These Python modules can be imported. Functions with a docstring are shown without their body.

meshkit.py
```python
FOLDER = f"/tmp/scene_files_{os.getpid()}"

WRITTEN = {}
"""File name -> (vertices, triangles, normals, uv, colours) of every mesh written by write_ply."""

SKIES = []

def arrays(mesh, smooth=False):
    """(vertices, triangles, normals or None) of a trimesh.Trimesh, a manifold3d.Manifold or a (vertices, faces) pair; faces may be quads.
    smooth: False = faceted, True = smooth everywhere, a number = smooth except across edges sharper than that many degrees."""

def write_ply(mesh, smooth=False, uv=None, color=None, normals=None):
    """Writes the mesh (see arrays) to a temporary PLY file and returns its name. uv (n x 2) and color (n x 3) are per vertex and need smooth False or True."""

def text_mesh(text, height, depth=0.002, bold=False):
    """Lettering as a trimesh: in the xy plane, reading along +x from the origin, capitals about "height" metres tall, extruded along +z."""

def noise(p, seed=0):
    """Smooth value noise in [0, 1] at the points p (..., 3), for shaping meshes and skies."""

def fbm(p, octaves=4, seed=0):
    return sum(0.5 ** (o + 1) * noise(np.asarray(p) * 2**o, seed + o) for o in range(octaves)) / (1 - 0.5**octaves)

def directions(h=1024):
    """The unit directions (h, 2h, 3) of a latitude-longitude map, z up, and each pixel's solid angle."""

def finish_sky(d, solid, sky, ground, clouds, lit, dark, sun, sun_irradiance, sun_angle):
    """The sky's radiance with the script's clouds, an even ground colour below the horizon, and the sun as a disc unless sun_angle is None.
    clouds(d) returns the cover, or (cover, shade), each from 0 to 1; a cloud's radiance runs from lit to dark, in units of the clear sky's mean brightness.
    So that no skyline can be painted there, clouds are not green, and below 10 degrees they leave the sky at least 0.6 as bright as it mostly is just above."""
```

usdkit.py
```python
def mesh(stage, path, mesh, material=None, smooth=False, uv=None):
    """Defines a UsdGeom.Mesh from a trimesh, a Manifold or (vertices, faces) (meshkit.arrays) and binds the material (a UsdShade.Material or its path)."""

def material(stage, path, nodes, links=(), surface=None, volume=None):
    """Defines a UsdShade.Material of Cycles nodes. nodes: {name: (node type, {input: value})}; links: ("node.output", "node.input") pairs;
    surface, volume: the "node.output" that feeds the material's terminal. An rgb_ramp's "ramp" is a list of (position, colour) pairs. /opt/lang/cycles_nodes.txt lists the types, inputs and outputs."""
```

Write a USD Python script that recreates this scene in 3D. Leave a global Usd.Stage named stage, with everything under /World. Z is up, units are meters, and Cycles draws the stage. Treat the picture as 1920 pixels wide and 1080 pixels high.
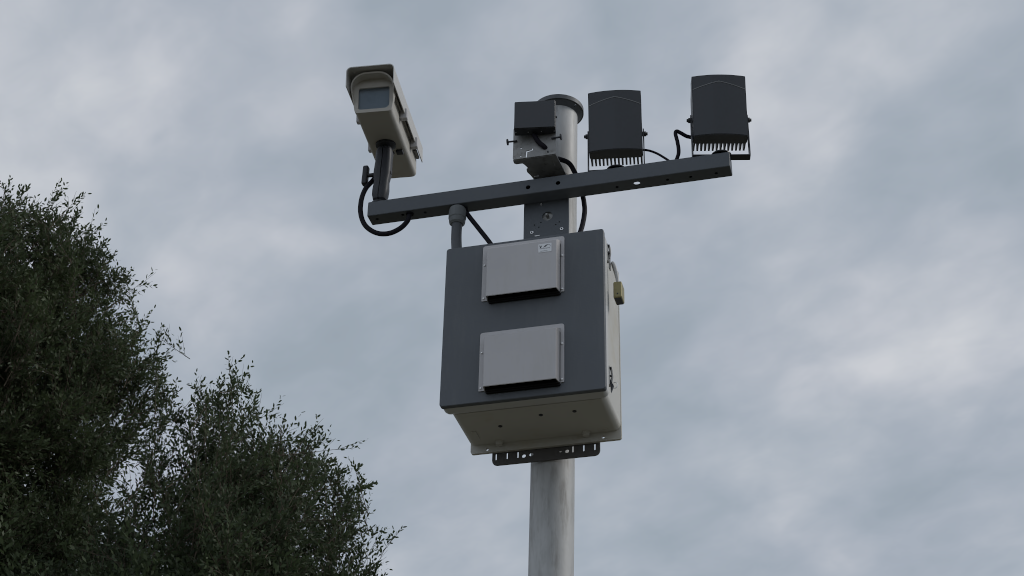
import math
import numpy as np
import trimesh
import manifold3d as m3
import shapely
from scipy.spatial import cKDTree
from shapely.geometry import Polygon, Point
import usdkit
import meshkit
from pxr import Usd, UsdGeom, UsdLux, UsdShade, Gf, Vt

# ------------------------------------------------------------------ stage, camera, sky, sun, exposure
stage = Usd.Stage.CreateInMemory()
UsdGeom.SetStageUpAxis(stage, 'Z')
UsdGeom.SetStageMetersPerUnit(stage, 1.0)
UsdGeom.Xform.Define(stage, '/World')
UsdGeom.Scope.Define(stage, '/World/Looks')

UP = 3.5                                   # height of the middle of the cabinet above the ground
EYE = np.array([0.7778, -2.9476, UP - 1.897])
RIGHT = np.array([0.9677, 0.2516, 0.0183]); UPV = np.array([0.1216, -0.5289, 0.8399]); FWD = np.array([-0.2210, 0.8105, 0.5424])
cam = UsdGeom.Camera.Define(stage, '/World/camera')
cam.CreateHorizontalApertureAttr(36.0); cam.CreateVerticalApertureAttr(20.25)
cam.CreateFocalLengthAttr(36.0 * 3100 / 1920)
cam.CreateClippingRangeAttr(Gf.Vec2f(0.05, 100000))
cam.CreateExposureAttr(0.0)
cm = np.eye(4); cm[0, :3] = RIGHT; cm[1, :3] = UPV; cm[2, :3] = -FWD; cm[3, :3] = EYE
cam.AddTransformOp().Set(Gf.Matrix4d(*cm.ravel().tolist()))

SUN_DIR = np.array([0.80, 0.18, 0.62]); SUN_DIR = SUN_DIR / np.linalg.norm(SUN_DIR)
SUN_EL = math.asin(SUN_DIR[2]); SUN_ROT = math.atan2(SUN_DIR[0], SUN_DIR[1])
STRENGTH = 0.10
def lin(r, g, b):
    c = np.array([r, g, b]) / 255.0
    return np.where(c < 0.04045, c / 12.92, ((c + 0.055) / 1.055) ** 2.4)
def cloud(r, g, b): return tuple(lin(r, g, b) / STRENGTH)
# lighter and darker swells of the cloud layer: direction, angular size (radians), weight
PUFFS = [(-0.427, 0.658, 0.620, 0.039, 0.90), (-0.449, 0.649, 0.614, 0.071, 0.25), (-0.351, 0.664, 0.660, 0.058, 0.55), (-0.369, 0.721, 0.587, 0.071, 0.45), (-0.393, 0.740, 0.546, 0.058, 0.45), (-0.302, 0.775, 0.555, 0.035, 0.50), (-0.320, 0.784, 0.532, 0.048, 0.25), (-0.041, 0.777, 0.629, 0.055, 0.95), (-0.105, 0.852, 0.513, 0.032, 0.80), (-0.078, 0.819, 0.569, 0.061, 0.45), (0.053, 0.866, 0.497, 0.061, 0.95), (-0.062, 0.895, 0.441, 0.048, 0.95), (-0.106, 0.780, 0.617, 0.048, 0.30), (-0.474, 0.676, 0.564, 0.039, 0.50), (-0.184, 0.724, 0.665, 0.035, 0.55), (0.039, 0.765, 0.642, 0.035, 0.50), (0.050, 0.910, 0.412, 0.048, 0.50), (-0.170, 0.888, 0.428, 0.035, 0.40), (-0.004, 0.839, 0.544, 0.048, 0.40), (-0.015, 0.871, 0.491, 0.045, 0.35), (-0.042, 0.881, 0.471, 0.042, 0.35), (-0.252, 0.861, 0.441, 0.048, 0.30), (-0.077, 0.737, 0.671, 0.048, 0.35), (-0.400, 0.648, 0.648, 0.061, -0.45), (-0.349, 0.691, 0.633, 0.045, -0.50), (-0.408, 0.702, 0.584, 0.048, -0.50), (-0.338, 0.749, 0.570, 0.045, -0.35), (-0.243, 0.723, 0.647, 0.058, -0.35), (-0.117, 0.743, 0.659, 0.039, -0.40), (-0.023, 0.799, 0.601, 0.035, -0.50), (0.000, 0.758, 0.652, 0.048, -0.40), (0.034, 0.818, 0.574, 0.055, -0.55), (-0.064, 0.865, 0.497, 0.055, -0.60), (-0.137, 0.846, 0.515, 0.048, -0.40), (0.002, 0.901, 0.434, 0.061, -0.60), (-0.330, 0.801, 0.499, 0.055, -0.45), (-0.116, 0.906, 0.407, 0.071, -0.40), (-0.118, 0.836, 0.536, 0.035, -0.40), (-0.296, 0.852, 0.431, 0.055, -0.30), (-0.144, 0.875, 0.462, 0.052, -0.35), (0.082, 0.789, 0.609, 0.042, -0.40), (0.028, 0.882, 0.470, 0.032, -0.40)]
sky_nodes = {
    'tc': ('texture_coordinate', {}),
    'sep': ('separate_xyz', {}),
    'zc': ('math', {'math_type': 'maximum', 'value2': 0.0}),
    'za': ('math', {'math_type': 'add', 'value2': 0.22}),
    'zz': ('combine_xyz', {}),
    'pl': ('vector_math', {'math_type': 'divide'}),
    'rot': ('mapping', {'mapping_type': 'point', 'location': (3.1, 7.4, 0.0), 'rotation': (0, 0, math.radians(-58)), 'scale': (1.0, 1.0, 0.0)}),
    'str': ('mapping', {'mapping_type': 'point', 'scale': (1.0, 0.66, 1.0)}),
    'n1': ('noise_texture', {'scale': 5.0, 'detail': 4.0, 'roughness': 0.45, 'distortion': 0.35}),
    'n2': ('noise_texture', {'scale': 9.5, 'detail': 3.0, 'roughness': 0.45, 'distortion': 0.3}),
    'n4': ('noise_texture', {'scale': 26.0, 'detail': 4.0, 'roughness': 0.55, 'distortion': 0.3}),
    'fine': ('math', {'math_type': 'multiply_add', 'value2': 0.22}),
    'n3': ('noise_texture', {'scale': 4.0, 'detail': 2.0, 'roughness': 0.5}),
    'mx': ('mix_float', {'fac': 0.45}),
    'ramp': ('rgb_ramp', {'ramp': [(0.0, cloud(148, 158, 168)), (0.34, cloud(157, 168, 179)), (0.46, cloud(167, 176, 187)), (0.56, cloud(177, 184, 194)), (0.66, cloud(190, 195, 203)), (0.78, cloud(205, 208, 213)), (1.0, cloud(210, 212, 217))]}),
    'tint': ('rgb_ramp', {'ramp': [(0.35, (0.992, 1.004, 1.0)), (0.65, (1.008, 0.993, 1.006))]}),
    'mul': ('mix_color', {'blend_type': 'multiply', 'fac': 0.4, 'use_clamp': False}),
    'sky': ('sky_texture', {'sky_type': 'single_scattering', 'sun_disc': False, 'sun_elevation': SUN_EL, 'sun_rotation': SUN_ROT}),
    'cov': ('mix_color', {'blend_type': 'mix', 'fac': 0.97}),
    'bg': ('background_shader', {'strength': STRENGTH}),
    'wn': ('noise_texture', {'scale': 9.0, 'detail': 4.0, 'roughness': 0.55}),
    'wv': ('vector_math', {'math_type': 'subtract', 'vector2': (0.5, 0.5, 0.5)}),
    'ws': ('vector_math', {'math_type': 'scale', 'scale': 0.13}),
    'wa': ('vector_math', {'math_type': 'add'}),
    'wd': ('vector_math', {'math_type': 'normalize'}),
    'base': ('math', {'math_type': 'multiply_add', 'value2': 1.05, 'value3': -0.135}),
}
sky_links = [('tc.generated', 'sep.vector'), ('sep.z', 'zc.value1'), ('zc.value', 'za.value1'), ('za.value', 'zz.x'), ('za.value', 'zz.y'), ('za.value', 'zz.z'),
    ('tc.generated', 'pl.vector1'), ('zz.vector', 'pl.vector2'), ('pl.vector', 'rot.vector'), ('rot.vector', 'str.vector'),
    ('str.vector', 'n1.vector'), ('str.vector', 'n2.vector'), ('rot.vector', 'n3.vector'),
    ('n1.fac', 'mx.a'), ('n2.fac', 'mx.b'), ('mx.result', 'base.value1'), ('str.vector', 'n4.vector'), ('n4.fac', 'fine.value1'), ('base.value', 'fine.value3'), ('n3.fac', 'tint.fac'),
    ('ramp.color', 'mul.a'), ('tint.color', 'mul.b'), ('sky.color', 'cov.a'), ('mul.result', 'cov.b'), ('cov.result', 'bg.color'),
    ('tc.generated', 'wn.vector'), ('wn.color', 'wv.vector1'), ('wv.vector', 'ws.vector1'), ('tc.generated', 'wa.vector1'), ('ws.vector', 'wa.vector2'), ('wa.vector', 'wd.vector1')]
last = 'fine.value'
for i, (dx, dy, dz, rad, amp) in enumerate(PUFFS):
    n = np.array([dx, dy, dz]); n = n / np.linalg.norm(n)
    sky_nodes[f'd{i}'] = ('vector_math', {'math_type': 'dot_product', 'vector2': tuple(n)})
    sky_nodes[f'm{i}'] = ('map_range', {'range_type': 'smoothstep', 'from_min': math.cos(rad * 1.45), 'from_max': 1.0, 'clamp': True})
    sky_nodes[f'a{i}'] = ('math', {'math_type': 'multiply_add', 'value2': amp * 0.145})
    sky_links += [('wd.vector', f'd{i}.vector1'), (f'd{i}.value', f'm{i}.value'), (f'm{i}.result', f'a{i}.value1'), (last, f'a{i}.value3')]
    last = f'a{i}.value'
sky_links.append((last, 'ramp.fac'))
sky_mat = usdkit.material(stage, '/World/Looks/sky_overcast', sky_nodes, sky_links, surface='bg.background')
dome = UsdLux.DomeLight.Define(stage, '/World/sky')
UsdShade.MaterialBindingAPI.Apply(dome.GetPrim()).Bind(sky_mat)
dome.GetPrim().SetCustomDataByKey('kind', 'structure')
dome.GetPrim().SetCustomDataByKey('label', 'grey blue overcast sky with soft streaky clouds')

sun = UsdLux.DistantLight.Define(stage, '/World/sun')
sun.CreateNormalizeAttr(True) if hasattr(sun, 'CreateNormalizeAttr') else sun.GetPrim().CreateAttribute('inputs:normalize', __import__('pxr').Sdf.ValueTypeNames.Bool).Set(True)
sun.CreateIntensityAttr(0.33); sun.CreateAngleAttr(16.0); sun.CreateColorAttr(Gf.Vec3f(1.0, 0.97, 0.93))
zax = SUN_DIR; xax = np.cross([0, 0, 1.0], zax); xax /= np.linalg.norm(xax); yax = np.cross(zax, xax)
sm = np.eye(4); sm[0, :3] = xax; sm[1, :3] = yax; sm[2, :3] = zax; sm[3, :3] = SUN_DIR * 50
sun.AddTransformOp().Set(Gf.Matrix4d(*sm.ravel().tolist()))

# ------------------------------------------------------------------ materials
def paint(name, col, rough=0.5, metallic=0.0, var=0.12, scale=9.0, bump=0.08, bscale=220.0, stretch=(1, 1, 1), spec=0.5, dirt=None):
    """a painted or bare surface with faint tone variation, roughness variation and a fine relief"""
    c = np.array(col, float)
    nodes = {
        'g': ('geometry', {}), 'm': ('mapping', {'mapping_type': 'point', 'scale': stretch}),
        'n': ('noise_texture', {'scale': scale, 'detail': 5.0, 'roughness': 0.6}),
        'r': ('rgb_ramp', {'ramp': [(0.3, tuple(c * (1 - var))), (0.7, tuple(np.minimum(c * (1 + var), 0.95)))]}),
        'rr': ('map_range', {'from_min': 0.3, 'from_max': 0.7, 'to_min': max(rough - 0.08, 0.03), 'to_max': rough + 0.08}),
        'bn': ('noise_texture', {'scale': bscale, 'detail': 2.0}),
        'b': ('bump', {'strength': bump, 'distance': 0.002}),
        'p': ('principled_bsdf', {'metallic': metallic, 'specular_ior_level': spec}),
    }
    links = [('g.position', 'm.vector'), ('m.vector', 'n.vector'), ('n.fac', 'r.fac'), ('n.fac', 'rr.value'), ('rr.result', 'p.roughness'),
             ('g.position', 'bn.vector'), ('bn.fac', 'b.height'), ('b.normal', 'p.normal')]
    if dirt:
        nodes['dn'] = ('noise_texture', {'scale': dirt[1], 'detail': 6.0, 'roughness': 0.7})
        nodes['dm'] = ('mapping', {'mapping_type': 'point', 'scale': dirt[2]})
        nodes['dr'] = ('rgb_ramp', {'ramp': [(dirt[3], (0, 0, 0)), (dirt[4], (1, 1, 1))]})
        nodes['mix'] = ('mix_color', {'blend_type': 'mix', 'b': dirt[0]})
        links += [('g.position', 'dm.vector'), ('dm.vector', 'dn.vector'), ('dn.fac', 'dr.fac'), ('dr.color', 'mix.fac'), ('r.color', 'mix.a'), ('mix.result', 'p.base_color')]
    else:
        links.append(('r.color', 'p.base_color'))
    return usdkit.material(stage, '/World/Looks/' + name, nodes, links, surface='p.BSDF')

M = {}
M['charcoal'] = paint('charcoal_powder_coat', (0.092, 0.102, 0.115), 0.50, var=0.06, bump=0.10, spec=0.35, dirt=((0.118, 0.126, 0.136), 16.0, (1.6, 1, 0.22), 0.50, 0.78))
M['arm'] = paint('dark_grey_powder_coat', (0.082, 0.092, 0.105), 0.46, var=0.09, bump=0.10, spec=0.35)
M['beige'] = paint('beige_cabinet_plastic', (0.49, 0.48, 0.445), 0.50, var=0.05, bump=0.05, spec=0.4, dirt=((0.42, 0.38, 0.28), 7.0, (1, 1, 1), 0.55, 0.85))
M['rimgrey'] = paint('pale_grey_cabinet_plastic', (0.51, 0.51, 0.50), 0.48, var=0.04, bump=0.04, spec=0.4)
M['hood'] = paint('light_grey_hood_plastic', (0.47, 0.46, 0.47), 0.55, var=0.04, bump=0.04, spec=0.35, dirt=((0.44, 0.43, 0.42), 22.0, (1.5, 1, 0.25), 0.50, 0.80))
M['black'] = paint('black_anodised_metal', (0.017, 0.019, 0.023), 0.42, var=0.12, bump=0.06, spec=0.5)
M['blackplastic'] = paint('black_plastic', (0.024, 0.026, 0.032), 0.50, var=0.10, bump=0.06, spec=0.4)
M['void'] = paint('black_filter_mesh', (0.008, 0.008, 0.009), 0.8, var=0.3, scale=60, spec=0.2)
M['rubber'] = paint('black_cable_rubber', (0.010, 0.009, 0.014), 0.65, var=0.15, bump=0.05, spec=0.15)
M['conduit'] = paint('grey_conduit_plastic', (0.070, 0.076, 0.084), 0.55, var=0.10, bump=0.05, spec=0.4)
M['gland'] = paint('grey_gland_plastic', (0.13, 0.14, 0.145), 0.55, var=0.10, bump=0.05, spec=0.3)
M['flange'] = paint('dull_flange_steel', (0.085, 0.090, 0.098), 0.55, metallic=0.2, var=0.2, scale=30, bump=0.06)
M['camshell'] = paint('beige_grey_camera_paint', (0.43, 0.41, 0.37), 0.48, var=0.05, bump=0.05, spec=0.4, dirt=((0.30, 0.28, 0.24), 14.0, (1, 1, 1), 0.55, 0.85))
M['shield'] = paint('pale_camera_sunshield_paint', (0.50, 0.49, 0.47), 0.45, var=0.05, bump=0.04)
M['shieldin'] = M['shield']
M['rail'] = paint('dark_brown_grey_rail_paint', (0.085, 0.081, 0.078), 0.5, var=0.12, bump=0.08, spec=0.35)
M['zinc'] = paint('galvanised_pole_steel', (0.43, 0.435, 0.435), 0.62, metallic=0.22, var=0.14, scale=42.0, bump=0.15, bscale=60, stretch=(1, 1, 0.30), dirt=((0.28, 0.275, 0.265), 46.0, (1, 1, 0.16), 0.50, 0.70))
M['steel'] = paint('dull_bracket_steel', (0.27, 0.27, 0.265), 0.48, metallic=0.6, var=0.20, scale=30, bump=0.05, dirt=((0.10, 0.09, 0.08), 40.0, (1, 1, 1), 0.50, 0.75))
M['screw'] = paint('screw_steel', (0.75, 0.75, 0.75), 0.30, metallic=0.9, var=0.08)
M['brass'] = paint('brass_padlock', (0.27, 0.235, 0.115), 0.50, metallic=0.35, var=0.15, scale=40, bump=0.05)
M['sticker'] = paint('white_sticker', (0.72, 0.73, 0.75), 0.45, var=0.03)
M['ink'] = paint('black_ink', (0.02, 0.025, 0.03), 0.6, var=0.05)
M['greyink'] = paint('grey_ink', (0.33, 0.34, 0.37), 0.6, var=0.05)
M['bead'] = paint('worn_grey_edge', (0.20, 0.205, 0.21), 0.45, var=0.1)
M['lens'] = paint('camera_lens_black', (0.01, 0.01, 0.012), 0.2, var=0.05)
M['glass'] = usdkit.material(stage, '/World/Looks/window_glass', {
    'f': ('fresnel', {'IOR': 1.30}), 't': ('transparent_bsdf', {'color': (0.80, 0.86, 0.92)}), 'g': ('glossy_bsdf', {'color': (0.80, 0.82, 0.84), 'roughness': 0.04}),
    'm': ('mix_closure', {})}, [('f.fac', 'm.fac'), ('t.BSDF', 'm.closure1'), ('g.BSDF', 'm.closure2')], surface='m.closure')
M['irglass'] = paint('dark_infrared_window', (0.022, 0.025, 0.030), 0.22, var=0.10, scale=6, bump=0.015, bscale=60, spec=0.5)
M['bark'] = paint('grey_brown_bark', (0.10, 0.080, 0.060), 0.85, var=0.35, scale=14, bump=0.6, bscale=30, stretch=(1, 1, 0.3), spec=0.2)
M['grass'] = paint('mown_grass', (0.112, 0.107, 0.084), 0.9, var=0.4, scale=0.6, bump=0.5, bscale=40, spec=0.1, dirt=((0.12, 0.10, 0.07), 0.25, (1, 1, 1), 0.5, 0.75))
def leaf_mat(name, stops):
    return usdkit.material(stage, '/World/Looks/' + name, {
        'g': ('geometry', {}), 'n': ('noise_texture', {'scale': 1.6, 'detail': 3.0, 'roughness': 0.6}),
        'a': ('math', {'math_type': 'multiply', 'value2': 0.55}), 'b': ('math', {'math_type': 'multiply_add', 'value2': 0.9, 'value3': -0.22}), 'c': ('math', {'math_type': 'add'}),
        'r': ('rgb_ramp', {'ramp': stops}),
        'p': ('principled_bsdf', {'roughness': 0.50, 'specular_ior_level': 0.22}), 't': ('translucent_bsdf', {}), 'm': ('mix_closure', {'fac': 0.32})},
        [('g.position', 'n.vector'), ('g.random_per_island', 'a.value1'), ('n.fac', 'b.value1'), ('a.value', 'c.value1'), ('b.value', 'c.value2'), ('c.value', 'r.fac'),
         ('r.color', 'p.base_color'), ('r.color', 't.color'), ('p.BSDF', 'm.closure1'), ('t.BSDF', 'm.closure2')], surface='m.closure')
M['leaf_a'] = leaf_mat('dark_oak_leaf', [(0.0, (0.044, 0.060, 0.032)), (0.45, (0.076, 0.100, 0.044)), (0.72, (0.120, 0.130, 0.058)), (0.86, (0.130, 0.112, 0.055)), (1.0, (0.125, 0.070, 0.044))])
M['leaf_b'] = leaf_mat('deep_green_oak_leaf', [(0.0, (0.042, 0.058, 0.032)), (0.5, (0.074, 0.100, 0.045)), (0.85, (0.115, 0.130, 0.058)), (1.0, (0.130, 0.130, 0.062))])

# ------------------------------------------------------------------ naming and shape helpers
taken = {}
def numbered(parent, name):
    k = taken.get((parent, name), 0); taken[(parent, name)] = k + 1
    return f'{parent}/{name}' if k == 0 else f'{parent}/{name}_{k:03d}'
def tag(prim, label=None, cat=None, group=None, kind=None):
    for k, v in (('label', label), ('category', cat), ('group', group), ('kind', kind)):
        if v: prim.SetCustomDataByKey(k, v)
    return prim
class Thing:
    def __init__(self, name, label, cat, base=(0, 0, 0), rot=None, group=None, path=None):
        self.path = path or numbered('/World', name)
        x = UsdGeom.Xform.Define(stage, self.path)
        self.R = np.eye(3) if rot is None else np.asarray(rot, float)      # rows = local axes in the world
        self.base = np.asarray(base, float)
        m = np.eye(4); m[:3, :3] = self.R; m[3, :3] = self.base + [0, 0, UP]
        x.AddTransformOp().Set(Gf.Matrix4d(*m.ravel().tolist()))
        self.prim = tag(x.GetPrim(), label, cat, group)
        self.local = rot is not None
    def part(self, name, mesh, mat, parent=None, smooth=35, label=None):
        """mesh is in cabinet coordinates (z from the cabinet's middle) unless the thing has a frame of its own"""
        v, f, _ = meshkit.arrays(mesh)
        if not self.local: v = v - self.base
        p = numbered(parent or self.path, name)
        usdkit.mesh(stage, p, trimesh.Trimesh(v, f, process=False), M[mat], smooth=smooth)
        tag(stage.GetPrimAtPath(p), label)
        return p
def yawpitch(yaw, pitch=0.0, roll=0.0):
    """rows: right, back, up of something whose front looks along -y, turned by yaw about z and tipped down by pitch"""
    y, p = math.radians(yaw), math.radians(pitch)
    fw = np.array([math.sin(y) * math.cos(p), -math.cos(y) * math.cos(p), -math.sin(p)])
    r = np.array([math.cos(y), math.sin(y), 0]); u = np.cross(r, -fw)
    c, s = math.cos(math.radians(roll)), math.sin(math.radians(roll))
    return np.array([r * c + u * s, -fw, u * c - r * s])

def mbox(x0, x1, y0, y1, z0, z1, ch=0.0):
    """a box with chamfered edges, as a Manifold"""
    if ch <= 0: return m3.Manifold.cube([x1 - x0, y1 - y0, z1 - z0]).translate([x0, y0, z0])
    pts = []
    for x, sx in ((x0, 1), (x1, -1)):
        for y, sy in ((y0, 1), (y1, -1)):
            for z, sz in ((z0, 1), (z1, -1)):
                pts += [(x + sx * ch, y + sy * ch * .3, z + sz * ch * .3), (x + sx * ch * .3, y + sy * ch, z + sz * ch * .3), (x + sx * ch * .3, y + sy * ch * .3, z + sz * ch)]
                pts += [(x, y + sy * ch, z + sz * ch), (x + sx * ch, y, z + sz * ch), (x + sx * ch, y + sy * ch, z)]
    return m3.Manifold.hull_points(np.array(pts))
def rrect(x0, x1, y0, y1, r, n=5):
    rs = r if isinstance(r, (tuple, list)) else (r,) * 4            # corners: (x0,y0) (x1,y0) (x1,y1) (x0,y1)
    out = []
    for (cx, cy, a), q in zip(((x0, y0, 180), (x1, y0, 270), (x1, y1, 0), (x0, y1, 90)), rs):
        cx += q if cx == x0 else -q; cy += q if cy == y0 else -q
        for t in np.linspace(a, a + 90, n): out.append((cx + q * math.cos(math.radians(t)), cy + q * math.sin(math.radians(t))))
    return np.array(out)
def plate_xz(outline, y0, y1, holes=()):
    """an outline in x,z extruded from y0 to y1 (y0 < y1), holes: list of outlines"""
    cs = m3.CrossSection([np.asarray(outline, float)], m3.FillRule.NonZero)
    for h in holes: cs = cs - m3.CrossSection([np.asarray(h, float)], m3.FillRule.NonZero)
    return m3.Manifold.extrude(cs, y1 - y0).rotate([90, 0, 0]).translate([0, y1, 0])
def plate_xy(outline, z0, z1, holes=()):
    cs = m3.CrossSection([np.asarray(outline, float)], m3.FillRule.NonZero)
    for h in holes: cs = cs - m3.CrossSection([np.asarray(h, float)], m3.FillRule.NonZero)
    return m3.Manifold.extrude(cs, z1 - z0).translate([0, 0, z0])
def plate_yz(outline, x0, x1):
    cs = m3.CrossSection([np.asarray(outline, float)], m3.FillRule.NonZero)
    m = m3.Manifold.extrude(cs, x1 - x0)                              # outline (y, z) lies in x,y; map x->y, y->z, z->x
    return m.transform(np.array([[0, 0, 1, x0], [1, 0, 0, 0], [0, 1, 0, 0]], float))
def circ(cx, cz, r, n=16):
    t = np.arange(n) * 2 * math.pi / n
    return np.stack([cx + r * np.cos(t), cz + r * np.sin(t)], 1)
def slot(cx, cz, w, h): return rrect(cx - w / 2, cx + w / 2, cz - h / 2, cz + h / 2, w / 2 * 0.98, 4)
def loft(sections):
    """closed solid through rings of equal count"""
    n = len(sections[0]); v = np.vstack(sections); f = []
    for k in range(len(sections) - 1):
        for i in range(n):
            a, b = k * n + i, k * n + (i + 1) % n
            f += [(a, b, b + n), (a, b + n, a + n)]
    c0, c1 = len(v), len(v) + 1
    v = np.vstack([v, sections[0].mean(0), sections[-1].mean(0)])
    for i in range(n):
        f += [(c0, (i + 1) % n, i), (c1, (len(sections) - 1) * n + i, (len(sections) - 1) * n + (i + 1) % n)]
    t = trimesh.Trimesh(v, np.array(f), process=False)
    if t.volume < 0: t.invert()
    return t
def ring_xz(outline, y): return np.stack([outline[:, 0], np.full(len(outline), y), outline[:, 1]], 1)
def cyl(p, q, r, r2=None, n=20):
    p, q = np.asarray(p, float), np.asarray(q, float); d = q - p; L = np.linalg.norm(d); d = d / L
    a = np.cross(d, [0, 0, 1.0] if abs(d[2]) < 0.9 else [1.0, 0, 0]); a /= np.linalg.norm(a); b = np.cross(d, a)
    t = np.arange(n) * 2 * math.pi / n; ring = np.cos(t)[:, None] * a + np.sin(t)[:, None] * b
    r2 = r if r2 is None else r2; e = min(r * 0.15, L * 0.2)
    return loft([p + ring * (r - e), p + d * e + ring * r, q - d * e + ring * r2, q + ring * (r2 - min(e, r2 * .5))])
def lathe(profile, centre, axis=(0, 0, 1), n=40):
    """profile: (radius, height) pairs from bottom to top along the axis; closed with caps"""
    d = np.asarray(axis, float); d /= np.linalg.norm(d)
    a = np.cross(d, [0, 0, 1.0] if abs(d[2]) < 0.9 else [1.0, 0, 0]); a /= np.linalg.norm(a); b = np.cross(d, a)
    t = np.arange(n) * 2 * math.pi / n; ring = np.cos(t)[:, None] * a + np.sin(t)[:, None] * b
    return loft([np.asarray(centre) + d * h + ring * r for r, h in profile])
def spline(pts, n=12):
    p = np.asarray(pts, float); p = np.vstack([2 * p[0] - p[1], p, 2 * p[-1] - p[-2]]); out = []
    for i in range(1, len(p) - 2):
        t = np.linspace(0, 1, n, endpoint=False)[:, None]
        a, b, c, d = p[i - 1:i + 3]
        out.append(0.5 * (2 * b + (c - a) * t + (2 * a - 5 * b + 4 * c - d) * t ** 2 + (3 * b - a - 3 * c + d) * t ** 3))
    return np.vstack(out + [p[-2:-1]])
def tube(pts, r, n=12, smooth=10):
    p = spline(pts, smooth) if smooth else np.asarray(pts, float)
    r = np.broadcast_to(r, (len(p),)) if np.ndim(r) == 0 else np.interp(np.linspace(0, 1, len(p)), np.linspace(0, 1, len(r)), r)
    tan = np.gradient(p, axis=0); tan /= np.linalg.norm(tan, axis=1, keepdims=True)
    a = np.cross(tan[0], [0, 0, 1.0] if abs(tan[0][2]) < 0.9 else [1.0, 0, 0]); a /= np.linalg.norm(a); secs = []
    th = np.arange(n) * 2 * math.pi / n
    for i in range(len(p)):
        a = a - tan[i] * (a @ tan[i]); a /= np.linalg.norm(a); b = np.cross(tan[i], a)
        secs.append(p[i] + r[i] * (np.cos(th)[:, None] * a + np.sin(th)[:, None] * b))
    return loft(secs)
def join(*ms):
    ts = []
    for m in ms:
        v, f, _ = meshkit.arrays(m); ts.append(trimesh.Trimesh(v, f, process=False))
    return trimesh.util.concatenate(ts)
def zcyl(x, y, z0, z1, r, n=20): return m3.Manifold.cylinder(z1 - z0, r, r, n).translate([x, y, z0])
def ycyl(x, z, y0, y1, r, n=20): return m3.Manifold.cylinder(y1 - y0, r, r, n).rotate([-90, 0, 0]).translate([x, y0, z])

# ------------------------------------------------------------------ ground
S = 1500.0
gx = np.array([-S, -300, -80, -30, -15, 0, 15, 30, 80, 300, S])
gv = np.array([(x, y, -0.02 + 0.15 * (meshkit.noise(np.array([x * .05, y * .05, 0])) - 0.5) * (abs(x) + abs(y) > 20)) for y in gx for x in gx])
gf = [(j * 11 + i, j * 11 + i + 1, (j + 1) * 11 + i + 1, (j + 1) * 11 + i) for j in range(10) for i in range(10)]
g = usdkit.mesh(stage, '/World/ground', (gv, np.array(gf)), M['grass'], smooth=True)
tag(g.GetPrim(), 'grassy ground below the pole and the trees', kind='structure')

# ------------------------------------------------------------------ pole
PX, PY, PR = 0.0045, 0.2610, 0.0490
LEAN = 0.0095
def axis_x(z): return PX + LEAN * (z + 0.35)
pole = Thing('steel_pole', 'round galvanised steel pole with a flanged top, carrying the cabinet and crossarm', 'pole', (axis_x(-3.5), PY, -3.5))
pd = np.array([LEAN, 0, 1.0]); pd /= np.linalg.norm(pd)
TOPZ = 0.772
def on_axis(z): return np.array([axis_x(z), PY, z])
pole.part('shaft', lathe([(PR, 0), (PR, 1.0), (PR, 2.0), (PR, 3.0), (PR, 3.5), (PR, TOPZ + 3.482)], on_axis(-3.5), pd, 64), 'zinc', smooth=50)
fl = m3.Manifold.revolve(m3.CrossSection([np.array([(0.0440, -0.0215), (0.0485, -0.0215), (0.0620, -0.0105), (0.0645, -0.0105), (0.0645, 0.0020), (0.0620, 0.0020), (0.0615, -0.0050), (0.0440, -0.0160)])], m3.FillRule.NonZero), 72)
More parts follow.
